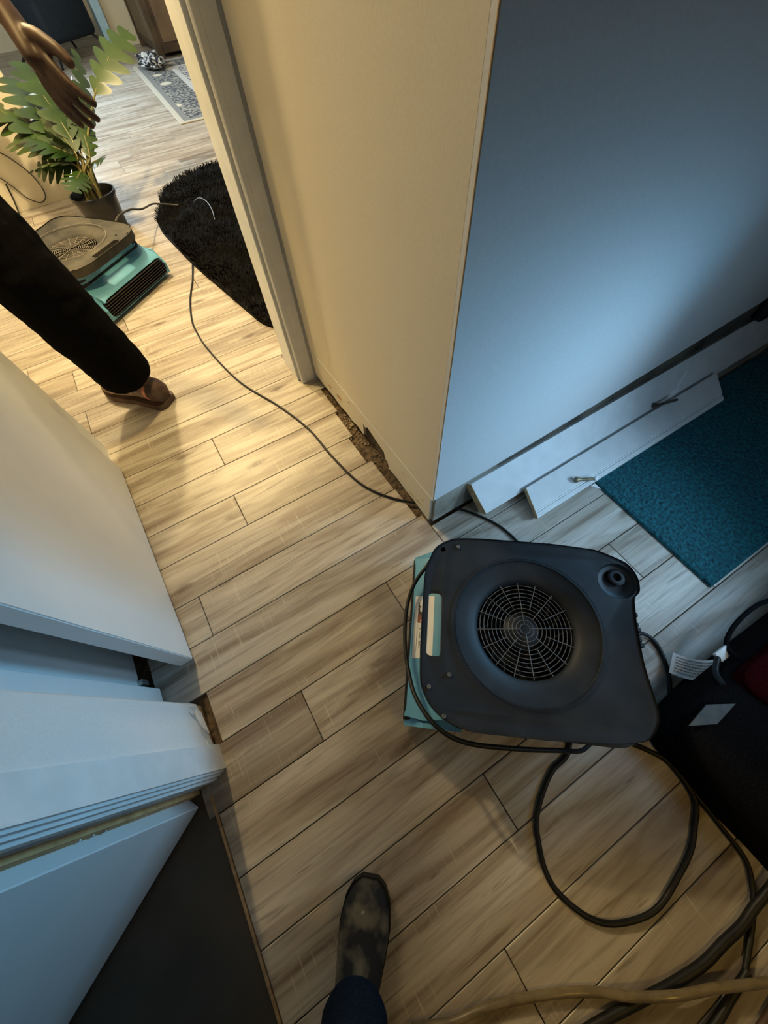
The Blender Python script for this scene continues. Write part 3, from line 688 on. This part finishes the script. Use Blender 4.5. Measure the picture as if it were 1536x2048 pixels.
# ------------------------------------------------------------ potted plant
plant = empty('potted_plant', (-.02, 3.60, 0), 0, 'green split leaf plant in a black nursery pot behind the dusty air mover', 'plant')
pc = (-.085, 3.42, 0)
bm = NB(); lathe(bm, [(.095, .0), (.10, .004), (.125, .17), (.134, .172), (.134, .19), (.128, .19), (.120, .15), (.09, .02)], pc, 36, None, True); obj('pot', bm, 'pot_black', plant, 40)
bm = NB(); lathe(bm, [(.119, .145), (.06, .152), (.01, .155)], pc, 24); obj('soil', bm, 'soil', plant)
def leaf(base, tip, width, droop, nl, twist=0.0):
    base = Vector(base); tip = Vector(tip); d = tip - base; L = d.length; dn = d.normalized()
    side = dn.cross(Vector((0, 0, 1))); side.normalize(); side = (Matrix.Rotation(twist, 3, dn) @ side)
    up = side.cross(dn).normalized()
    b = NB(); n = nl * 6; mid = []; le = []; ri = []
    for i in range(n + 1):
        t = i / n; c_ = base + d * t + up * droop * L * 4 * t * (1 - t) * .5
        env = math.sin(PI * min(1, t * .92 + .06)) ** .6
        ph = (t * nl) % 1.0; lob = .25 + .75 * (math.sin(PI * ph) ** .7 if 0 < ph < 1 else 0)
        wd = width * .85 * env * lob * (1 if t < .97 else .1)
        sw = dn * (wd * .35)
        mid.append(b.verts.new(c_)); le.append(b.verts.new(c_ + side * wd + sw - up * wd * .18)); ri.append(b.verts.new(c_ - side * wd + sw - up * wd * .18))
    for i in range(n):
        b.faces.new((mid[i], mid[i + 1], le[i + 1], le[i])); b.faces.new((mid[i + 1], mid[i], ri[i], ri[i + 1]))
    o = obj('leaf', b, 'leaf_green', plant, 70)
    st = Vector((pc[0] + R.uniform(-.05, .05), pc[1] + R.uniform(-.05, .05), .15))
    b = NB(); md = (st + base) / 2 + Vector((0, 0, .05)) + (st - base) * .05
    tube(b, [tuple(st), tuple(md), tuple(base), tuple(base + d * .5 + up * droop * L * .5)], .005, 6, 6, lambda t: .0075 - .0045 * t); obj('petiole', b, 'stalk', o)
leaf((.215, 3.66, .52), (.56, 3.80, .70), .135, .12, 6, .5)
leaf((.02, 3.5, .33), (.24, 3.90, .66), .07, .1, 8, 1.2)
leaf((-.06, 3.5, .36), (-.20, 4.02, .60), .15, .1, 6, .2)
leaf((-.08, 3.48, .36), (-.36, 3.90, .50), .15, .12, 6, -.2)
leaf((-.06, 3.45, .34), (-.36, 3.72, .40), .14, .12, 6, 0)
leaf((-.10, 3.46, .32), (-.34, 3.45, .33), .12, .15, 5, .3)
leaf((-.02, 3.48, .36), (.03, 3.86, .56), .12, .1, 6, .4)
leaf((-.05, 3.44, .36), (-.10, 3.72, .50), .14, .1, 6, -.3)
leaf((.0, 3.44, .30), (.07, 3.30, .34), .07, .1, 5, .3)
leaf((-.07, 3.42, .29), (-.17, 3.22, .27), .09, .1, 5, -.4)
leaf((-.04, 3.44, .33), (-.26, 3.56, .44), .15, .1, 6, .1)
leaf((.01, 3.44, .33), (.07, 3.62, .46), .08, .1, 6, .5)
leaf((-.02, 3.46, .32), (-.14, 3.52, .45), .10, .1, 5, .8)
leaf((-.06, 3.46, .30), (-.30, 3.60, .30), .12, .12, 6, -.5)
leaf((.02, 3.52, .36), (.14, 3.78, .58), .07, .1, 7, -.9)
leaf((-.03, 3.50, .40), (-.08, 3.90, .66), .12, .1, 6, .3)
leaf((-.12, 3.56, .38), (-.50, 4.0, .60), .13, .1, 6, .1)

# ------------------------------------------------------------ far furniture
ch = empty('armchair', (.42, 8.6, 0), .5, 'dark navy upholstered chair on black legs at the far end of the hall', 'chair')
WM[ch] = Matrix.Identity(4)
bm = NB(); box(bm, (-.34, -.34, .16), (.34, .34, .50), bev=.06, seg=3); obj('seat', bm, 'chair_navy', ch, 50)
bm = NB(); box(bm, (-.34, .22, .40), (.34, .36, 1.0), Matrix.Rotation(-.12, 4, 'X'), bev=.05, seg=3); obj('backrest', bm, 'chair_navy', ch, 50)
for sx in (-1, 1):
    for sy in (-1, 1):
        bm = NB(); tube(bm, [(sx * .25, sy * .25, .2), (sx * .42, sy * .42, 0)], .014, 8, 1); obj('leg', bm, 'black_rubber', ch)
cab = empty('cabinet', (1.9, 7.9, 0), 0, 'dark brown wooden cabinet standing behind the persian style runner', 'cabinet')
bm = NB(); box(bm, (1.36, 7.52, .04), (2.6, 8.5, 1.4), bev=.004); obj('carcass', bm, 'cabinet_brown', cab)
for k in range(2):
    bm = NB(); box(bm, (1.44 + k * .58, 7.502, .12), (1.44 + k * .58 + .5, 7.518, 1.32), bev=.004); o = obj('door', bm, 'cabinet_panel', cab)
    bm = NB(); tube(bm, [(1.9 + k * .15, 7.49, .7), (1.9 + k * .15, 7.49, .8)], .006, 8, 1); obj('handle', bm, 'metal_steel', o)
bm = NB(); box(bm, (1.345, 7.6, .12), (1.358, 8.42, 1.32), bev=.003); obj('side_panel', bm, 'cabinet_panel', cab)
for y_ in (7.53, 8.46):
    bm = NB(); box(bm, (1.33, y_ - .03, 0), (1.40, y_ + .03, 1.43), bev=.004); obj('post', bm, 'cabinet_brown', cab)
bm = NB(); bmesh.ops.create_icosphere(bm, subdivisions=4, radius=1)
for v in bm.verts:
    d = v.co.normalized(); k = 1 + .5 * noise.noise(d * 2.2 + Vector((3, 0, 0))); v.co = Vector((1.17 + d.x * .13 * k, 7.20 + d.y * .26 * k, max(.0105, .012 + (d.z * .5 + .4) * .11 * k)))
setp(obj('blanket', bm, 'heap_cloth', None, 180), 'crumpled black and white cloth on the runner in front of the cabinet', 'cloth')

# ------------------------------------------------------------ bag at the right edge
bag = empty('tool_bag', (.85, -.62, 0), 0, 'black and dark red fabric bag at the right edge behind the near air mover', 'bag')
def blob(name, pts, z0, z1, mat, parent, taper=.93, seed=0):
    b = NB(); P = rounded(pts, .06, 5); cx = sum(p[0] for p in P) / len(P); cy = sum(p[1] for p in P) / len(P); rings = []
    n = 12
    for k in range(n + 1):
        t = k / n; s = (1 - (1 - taper) * t) * (1 if t < .8 else math.sqrt(max(.02, 1 - ((t - .8) / .2) ** 2 * .35)))
        rings.append([b.verts.new((cx + (p[0] - cx) * s + .006 * noise.noise(Vector((p[0] * 14, p[1] * 14, t * 6 + seed))), cy + (p[1] - cy) * s + .006 * noise.noise(Vector((p[1] * 14, p[0] * 14, t * 6 + seed + 9))), z0 + (z1 - z0) * t)) for p in P])
    m_ = len(P)
    for k in range(n):
        for i in range(m_): b.faces.new((rings[k][i], rings[k][(i + 1) % m_], rings[k + 1][(i + 1) % m_], rings[k + 1][i]))
    b.faces.new(rings[0][::-1]); b.faces.new(rings[-1])
    return obj(name, b, mat, parent, 60)
blob('bag_body', [(.505, -.365), (.56, -.33), (.70, -.318), (1.2, -.335), (1.2, -.9), (.56, -.9), (.520, -.62)], .001, .14, 'bag_black', bag, .97)
blob('red_panel', [(.70, -.335), (1.15, -.35), (1.15, -.60), (.74, -.47)], .130, .158, 'dark_red_fabric', bag, .95, 4)
bm = NB(); prism(bm, [(.545, -.352), (.600, -.382), (.672, -.378), (.615, -.345)], .1385, .1425); obj('grey_patch', bm, 'patch_grey', bag)
bm = NB(); tube(bm, [(.78, -.325, .12), (.80, -.30, .10), (.849, -.281, .10), (.929, -.275, .10), (1.0, -.285, .10), (1.15, -.33, .11)], .006, 8, 6); obj('strap', bm, 'bag_black', bag, 60)
bm = NB(); tube(bm, [(.69, -.345, .13), (.715, -.322, .11), (.757, -.306, .10)], .007, 8, 6); zc = obj('zip_cord', bm, 'black_rubber', bag, 60)
bm = NB(); t_ = Matrix.Translation((.762, -.306, .10)) @ Matrix.Rotation(-.05, 4, 'Z'); box(bm, (-.008, -.012, -.006), (.038, .012, .006), t_, bev=.004, seg=2); obj('zip_end', bm, 'torn_white', zc, 40)
# care tag: curved white strip with printed lines
def tagpt(s, w_): # s along, w_ across
    A = Vector((.722, -.256, 0)); B_ = Vector((.800, -.322, 0)); p = A.lerp(B_, s); acr = Vector((-.052, -.028, 0))
    bend = Vector((-.02, -.03, 0)) * (4 * s * (1 - s) * .45)
    return p + acr * w_ + bend + Vector((0, 0, .025 + .03 * s + .012 * math.sin(s * 3)))
bm = NB(); g = [[bm.verts.new(tagpt(i / 14, j / 4)) for j in range(5)] for i in range(15)]
for i in range(14):
    for j in range(4): bm.faces.new((g[i][j], g[i + 1][j], g[i + 1][j + 1], g[i][j + 1]))
tg = obj('care_tag', bm, 'label_white', bag, 60)
bm = NB(); rr = random.Random(9)
for j in range(6):
    s = .06
    while s < .82:
        l_ = rr.uniform(.02, .05); w0 = .12 + j * .135
        q = [tagpt(s, w0), tagpt(s + l_, w0), tagpt(s + l_, w0 + .05), tagpt(s, w0 + .05)]
        bm.faces.new([bm.verts.new(p + Vector((0, 0, .0012))) for p in q]); s += l_ + .012
obj('tag_print', bm, 'label_grey', tg)

# ------------------------------------------------------------ people
def raw_skin(pts, edges, sub=2):
    me = bpy.data.meshes.new('sk'); me.from_pydata([p[:3] for p in pts], edges, []); o = bpy.data.objects.new('sk', me); COL.objects.link(o)
    md = o.modifiers.new('s', 'SKIN'); sv = me.skin_vertices[0].data
    for i, p in enumerate(pts):
        r_ = p[3]; sv[i].radius = r_ if isinstance(r_, tuple) else (r_, r_)
    sv[0].use_root = True; md.branch_smoothing = .6
    s = o.modifiers.new('u', 'SUBSURF'); s.levels = sub
    dg = bpy.context.evaluated_depsgraph_get(); nm = bpy.data.meshes.new_from_object(o.evaluated_get(dg))
    bpy.data.objects.remove(o); bpy.data.meshes.remove(me); return nm
def skin_mesh(pts, edges, voxel=.006, chains=()):
    """grows the skeleton and its extra chains, fuses them into one continuous surface and keeps it whole"""
    b = NB()
    for P_, E_ in [(pts, edges)] + list(chains):
        nm = raw_skin(P_, E_); b.from_mesh(nm); bpy.data.meshes.remove(nm)
    me = bpy.data.meshes.new('rm'); b.to_mesh(me); b.free(); o = bpy.data.objects.new('rm', me); COL.objects.link(o)
    v = o.modifiers.new('r', 'REMESH'); v.mode = 'VOXEL'; v.voxel_size = voxel
    k = o.modifiers.new('k', 'SMOOTH'); k.iterations = 2; k.factor = .5
    dg = bpy.context.evaluated_depsgraph_get(); nm = bpy.data.meshes.new_from_object(o.evaluated_get(dg))
    b = NB(); b.from_mesh(nm); bpy.data.objects.remove(o); bpy.data.meshes.remove(me); bpy.data.meshes.remove(nm)
    b.verts.ensure_lookup_table(); seen = set(); best = []
    for v in b.verts:
        if v.index in seen: continue
        st = [v]; seen.add(v.index); isl = []
        while st:
            q = st.pop(); isl.append(q)
            for e_ in q.link_edges:
                u_ = e_.other_vert(q)
                if u_.index not in seen: seen.add(u_.index); st.append(u_)
        if len(isl) > len(best): best = isl
    keep = set(best); bmesh.ops.delete(b, geom=[v for v in b.verts if v not in keep], context='VERTS')
    return b
def shoe(name, toe, heel, parent, uppermat, solemat, w=.052, h=.075, accent=None, extra=None):
    toe = Vector(toe); heel = Vector(heel); d = toe - heel; L = d.length; d.normalize(); s = Vector((-d.y, d.x, 0))
    stt = [(0, .34, .50), (.012, .56, .74), (.045, .74, .95), (.12, .82, 1.15), (.28, .80, 1.25), (.42, .78, 1.05), (.6, .92, .78), (.75, 1.0, .66), (.88, .90, .6), (.96, .66, .5), (1.0, .35, .34)]
    def body(k0, k1, z0, zs, grow, t0=0, t1=1):
        b = NB(); rings = []
        for t, ww, hh in stt:
            if t < t0 - 1e-6 or t > t1 + 1e-6: continue
            c_ = heel + d * L * t; rg = []
            for k in range(16):
                a = 2 * PI * k / 16; x_ = math.cos(a); y_ = math.sin(a)
                zz = z0 + (hh * h * zs) * (y_ * .5 + .5) ** .8
                rg.append(b.verts.new(c_ + s * (w * ww * x_ * grow * (1 - .22 * max(0, y_))) + Vector((0, 0, zz))))
            rings.append(rg)
        for i in range(len(rings) - 1):
            for k in range(16): b.faces.new((rings[i][k], rings[i][(k + 1) % 16], rings[i + 1][(k + 1) % 16], rings[i + 1][k]))
        b.faces.new(rings[0][::-1]); b.faces.new(rings[-1]); return b
    up = obj(name, body(0, 1, .016, 1, 1), uppermat, parent, 70)
    b = NB(); out = []
    for t, ww, hh in stt: out.append(heel + d * L * (t * 1.02 - .01) + s * w * ww * 1.06)
    for t, ww, hh in stt[::-1]: out.append(heel + d * L * (t * 1.02 - .01) - s * w * ww * 1.06)
    prism(b, [(p.x, p.y) for p in out], .001, .026); obj('sole', b, solemat, up)
    if accent:
        b = NB(); rings = []
        for t in (.125, .175):
            c_ = heel + d * L * t; rg = []
            for k in range(16):
                a = 2 * PI * k / 16; y_ = math.sin(a); zz = .014 + 1.2 * h * 1.03 * (y_ * .5 + .5) ** .8
                rg.append(b.verts.new(c_ + s * (w * .83 * math.cos(a) * (1 - .22 * max(0, y_))) + Vector((0, 0, zz))))
            rings.append(rg)
        for k in range(16): b.faces.new((rings[0][k], rings[0][(k + 1) % 16], rings[1][(k + 1) % 16], rings[1][k]))
        obj('heel_stripe', b, accent, up)
        obj('heel_counter', body(0, 1, .0165, 1.02, 1.03, 0, .12), 'shoe_brown', up, 70)
    return up
def person(label, J, hands, trouser, shirt, shoes, root_loc, tk=1.0):
    """J: joint dict in world metres"""
    root = empty('person', root_loc, 0, label, 'person')
    V = []; E = []; idx = {}; chains = []
    def add(nm, p, r_, par=None):
        idx[nm] = len(V); V.append((*p, r_))
        if par: E.append((idx[par], idx[nm]))
    add('pelvis', J['pelvis'], (.135, .10)); add('waist', J['waist'], (.125, .095), 'pelvis'); add('chest', J['chest'], (.15, .11), 'waist')
    add('neckb', J['neck'], .055, 'chest'); add('neck', Vector(J['neck']) + Vector((0, 0, .06)), .052, 'neckb')
    add('jaw', Vector(J['head']) - Vector((0, 0, .06)), .07, 'neck'); add('head', Vector(J['head']), .092, 'jaw'); add('crown', Vector(J['head']) + Vector((0, 0, .07)), .075, 'head')
    fd = Vector(J['face']).normalized(); hd = Vector(J['head'])
    add('nose', hd + fd * .11 - Vector((0, 0, .02)), .014, 'head')
    for sd in 'lr':
        add('hip' + sd, J['hip' + sd], .085, 'pelvis'); add('knee' + sd, J['knee' + sd], .055, 'hip' + sd); add('calf' + sd, Vector(J['knee' + sd]).lerp(Vector(J['ankle' + sd]), .35), .052, 'knee' + sd)
        add('ankle' + sd, J['ankle' + sd], .035, 'calf' + sd); add('ball' + sd, Vector(J['ankle' + sd]).lerp(Vector(J['toe' + sd]), .7) - Vector((0, 0, .02)), .03, 'ankle' + sd)
        add('sh' + sd, J['sh' + sd], .058, 'chest'); add('elbow' + sd, J['elbow' + sd], .040, 'sh' + sd); add('wrist' + sd, J['wrist' + sd], (.030, .022), 'elbow' + sd)
        pd, pn = hands[sd]  # palm direction, back of hand normal
        pd = Vector(pd).normalized(); pn = Vector(pn).normalized(); ps = pd.cross(pn).normalized(); W0 = Vector(J['wrist' + sd])
        add('palm' + sd, W0 + pd * .05, (.042, .022), 'wrist' + sd); add('palmb' + sd, W0 + pd * .085, (.042, .019), 'palm' + sd)
        for off, ln in ((-.033, .072), (-.011, .081), (.011, .075), (.032, .060)):
            fdv = (pd + ps * off * 6).normalized(); b00 = W0 + pd * .045 + ps * off * .6; b0 = W0 + pd * .090 + ps * off * .92
            c1 = b0 + fdv * ln * .45 - pn * ln * .10; c2 = c1 + fdv * ln * .30 - pn * ln * .22; c3 = c2 + fdv * ln * .16 - pn * ln * .2
            chains.append(([(*b00, .012), (*b0, .0112), (*c1, .0100), (*c2, .0092), (*c3, .0078)], [(0, 1), (1, 2), (2, 3), (3, 4)]))
        t00 = W0 + pd * .018 - ps * .008; t0 = W0 + pd * .042 - ps * .036 - pn * .006; t1 = t0 + pd * .034 - ps * .022 - pn * .010; t2 = t1 + pd * .030 - ps * .006 - pn * .008
        chains.append(([(*t00, .017), (*t0, .0155), (*t1, .0130), (*t2, .0105)], [(0, 1), (1, 2), (2, 3)]))
    body = obj('body', skin_mesh(V, E, .0045, chains), 'skin_tone', root, 180)
    for q in (-1, 1):
        sv_ = fd.cross(Vector((0, 0, 1))) * q
        b = NB(); bmesh.ops.create_uvsphere(b, u_segments=10, v_segments=8, radius=.012, matrix=Matrix.Translation(hd + fd * .082 + sv_ * .032 + Vector((0, 0, .012)))); obj('eye', b, 'label_white', body, 180)
        b = NB(); bmesh.ops.create_uvsphere(b, u_segments=10, v_segments=8, radius=.022, matrix=Matrix.Translation(hd + sv_ * .09) @ Matrix.Diagonal((.5, .7, 1.3, 1))); obj('ear', b, 'skin_tone', body, 180)
    b = NB(); bmesh.ops.create_uvsphere(b, u_segments=24, v_segments=16, radius=.106, matrix=Matrix.Translation(hd + Vector((0, 0, .035)) - fd * .022) @ Matrix.Diagonal((1, 1, 1.02, 1))); obj('hair', b, 'hair_dark', root, 180)
    b = NB(); box(b, (-.025, -.004, -.004), (.025, .004, .004), Matrix.Translation(hd + fd * .088 - Vector((0, 0, .052))) @ Matrix.Rotation(math.atan2(fd.y, fd.x) + PI / 2, 4, 'Z'), bev=.003); obj('mouth', b, 'shoe_brown', body)
    # trousers
    V = []; E = []; idx = {}
    add('pelvis', J['pelvis'], (.155, .118)); add('waist', Vector(J['waist']).lerp(Vector(J['pelvis']), .3), (.15, .115), 'pelvis')
    for sd in 'lr':
        add('hip' + sd, J['hip' + sd], .108, 'pelvis'); a = Vector(J['hip' + sd]); k_ = Vector(J['knee' + sd]); n_ = Vector(J['hem' + sd])
        add('th' + sd, a.lerp(k_, .5), .094 * tk, 'hip' + sd); add('knee' + sd, k_, .082 * tk, 'th' + sd); add('c' + sd, k_.lerp(n_, .5), .080 * tk, 'knee' + sd); add('h1' + sd, k_.lerp(n_, .9), .078 * tk, 'c' + sd); add('h' + sd, n_, .080 * tk, 'h1' + sd)
    tb = skin_mesh(V, E, .008)
    for v in tb.verts:
        p = v.co; v.co += v.normal * (.006 * noise.noise(Vector((p.x * 9, p.y * 9, p.z * 13))) + .003 * noise.noise(Vector((p.x * 20, p.y * 20, p.z * 40))))
    obj('trousers', tb, trouser, root, 180)
    V = []; E = []; idx = {}
    add('waist', Vector(J['waist']).lerp(Vector(J['pelvis']), .6), (.16, .125)); add('mid', J['waist'], (.15, .12), 'waist'); add('chest', J['chest'], (.175, .13), 'mid'); add('neck', Vector(J['neck']) - Vector((0, 0, .01)), .075, 'chest')
    for sd in 'lr':
        add('sh' + sd, J['sh' + sd], .078, 'chest'); add('el' + sd, Vector(J['sh' + sd]).lerp(Vector(J['elbow' + sd]), .75), .06, 'sh' + sd)
    obj('shirt', skin_mesh(V, E, .009), shirt, root, 180)
    for sd in 'lr':
        toe = Vector(J['toe' + sd]); ank = Vector(J['ankle' + sd]); d = Vector((toe.x - ank.x, toe.y - ank.y, 0)).normalized()
        toe0 = Vector((toe.x, toe.y, 0)); shoe('shoe', toe0, toe0 - d * (.335 if tk > 1 else .30), root, *shoes)
    return root
# hallway person, walking away
f1 = Vector((-.60, .80, 0)); s1 = Vector((.80, .60, 0))
anr = Vector((-.245, 1.60, .095)); toer = Vector((-.420, 1.815, 0))
anl = Vector((-1.0, 2.25, .095)); toel = anl + f1 * .2
J = dict(pelvis=(-.52, 1.78, .93), waist=(-.52, 1.80, 1.08), chest=(-.50, 1.84, 1.30), neck=(-.50, 1.87, 1.50), head=(-.50, 1.92, 1.67), face=tuple(f1),
         hipr=(-.42, 1.76, .90), hipl=(-.62, 1.88, .90), kneer=(-.33, 1.60, .50), kneel=(-.80, 2.10, .50), ankler=tuple(anr), anklel=tuple(anl), toer=tuple(toer), toel=tuple(toel),
         hemr=(-.292, 1.645, .115), heml=(-.99, 2.24, .10),
         shr=(-.30, 1.72, 1.42), shl=(-.70, 1.98, 1.42), elbowr=(-.07, 1.68, 1.20), elbowl=(-.85, 2.05, 1.15), wristr=(.004, 1.50, 1.005), wristl=(-.80, 2.25, .95))
person('person in black trousers and tan shoes walking down the hall with one hand hanging', J, {'r': ((.03, -.16, -.20), (-.8, -.2, .45)), 'l': ((0, .3, -1), (-1, 0, 0))}, 'dark_cloth', 'dark_cloth', ('shoe_tan', 'shoe_brown', .060, .088, 'shoe_orange'), (-.4, 1.8, 0), 1.42)
# the one taking the picture, seen only by a shoe and trouser leg
f2 = Vector((.64, .77, 0)); s2 = Vector((.77, -.64, 0))
tl = Vector((-.236, -.222, 0)); al = tl - f2 * .215 + Vector((0, 0, .09))
tr = Vector((-.02, -.80, 0)); ar = tr - f2 * .2 + Vector((0, 0, .09))
J = dict(pelvis=(-.36, -.78, .92), waist=(-.34, -.77, 1.06), chest=(-.32, -.74, 1.26), neck=(-.30, -.71, 1.46), head=(-.27, -.66, 1.62), face=tuple(f2),
         hipl=(-.44, -.70, .88), hipr=(-.26, -.84, .88), kneel=(-.35, -.42, .50), kneer=(-.20, -.90, .48), anklel=tuple(al), ankler=tuple(ar), toel=tuple(tl), toer=tuple(tr),
         heml=(-.325, -.335, .115), hemr=(-.15, -.95, .10),
         shl=(-.48, -.60, 1.38), shr=(-.14, -.88, 1.38), elbowl=(-.46, -.42, 1.15), elbowr=(-.04, -.62, 1.13), wristl=(-.30, -.33, 1.16), wristr=(-.08, -.40, 1.15))
ph = person('person at the bottom edge, only a dusty dark shoe and navy trouser leg showing', J, {'r': ((0, 1, .1), (.3, 0, 1)), 'l': ((.7, .7, .1), (-.3, 0, 1))}, 'navy_cloth', 'navy_cloth', ('shoe_dusty', 'black_rubber', .052, .08), (-.3, -.6, 0), .80)

# worn metal eyelet and flecks on the dusty shoe
shoes_ = [o for o in ph.children if o.name.startswith('shoe')]
sh = min(shoes_, key=lambda o: (sum((v.co for v in o.data.vertices), Vector()) / len(o.data.vertices) - (tl - Vector((-.3, -.6, 0)))).length)
def on_shoe(x, y):
    best = None
    for v in sh.data.vertices:
        dd = (v.co.x - x) ** 2 + (v.co.y - y) ** 2 - v.co.z * .002
        if best is None or dd < best[0]: best = (dd, v.co.z)
    return best[1]
for (fx, sd, rr_) in ((.045, -.004, .0075),):
    p = tl - f2 * fx + s2 * sd
    bm = NB(); lathe(bm, [(rr_ * .35, 0), (rr_, .001), (rr_, .003), (rr_ * .5, .0045)], (p.x, p.y, .060), 14); obj('eyelet', bm, 'shoe_eyelet', sh, 50)
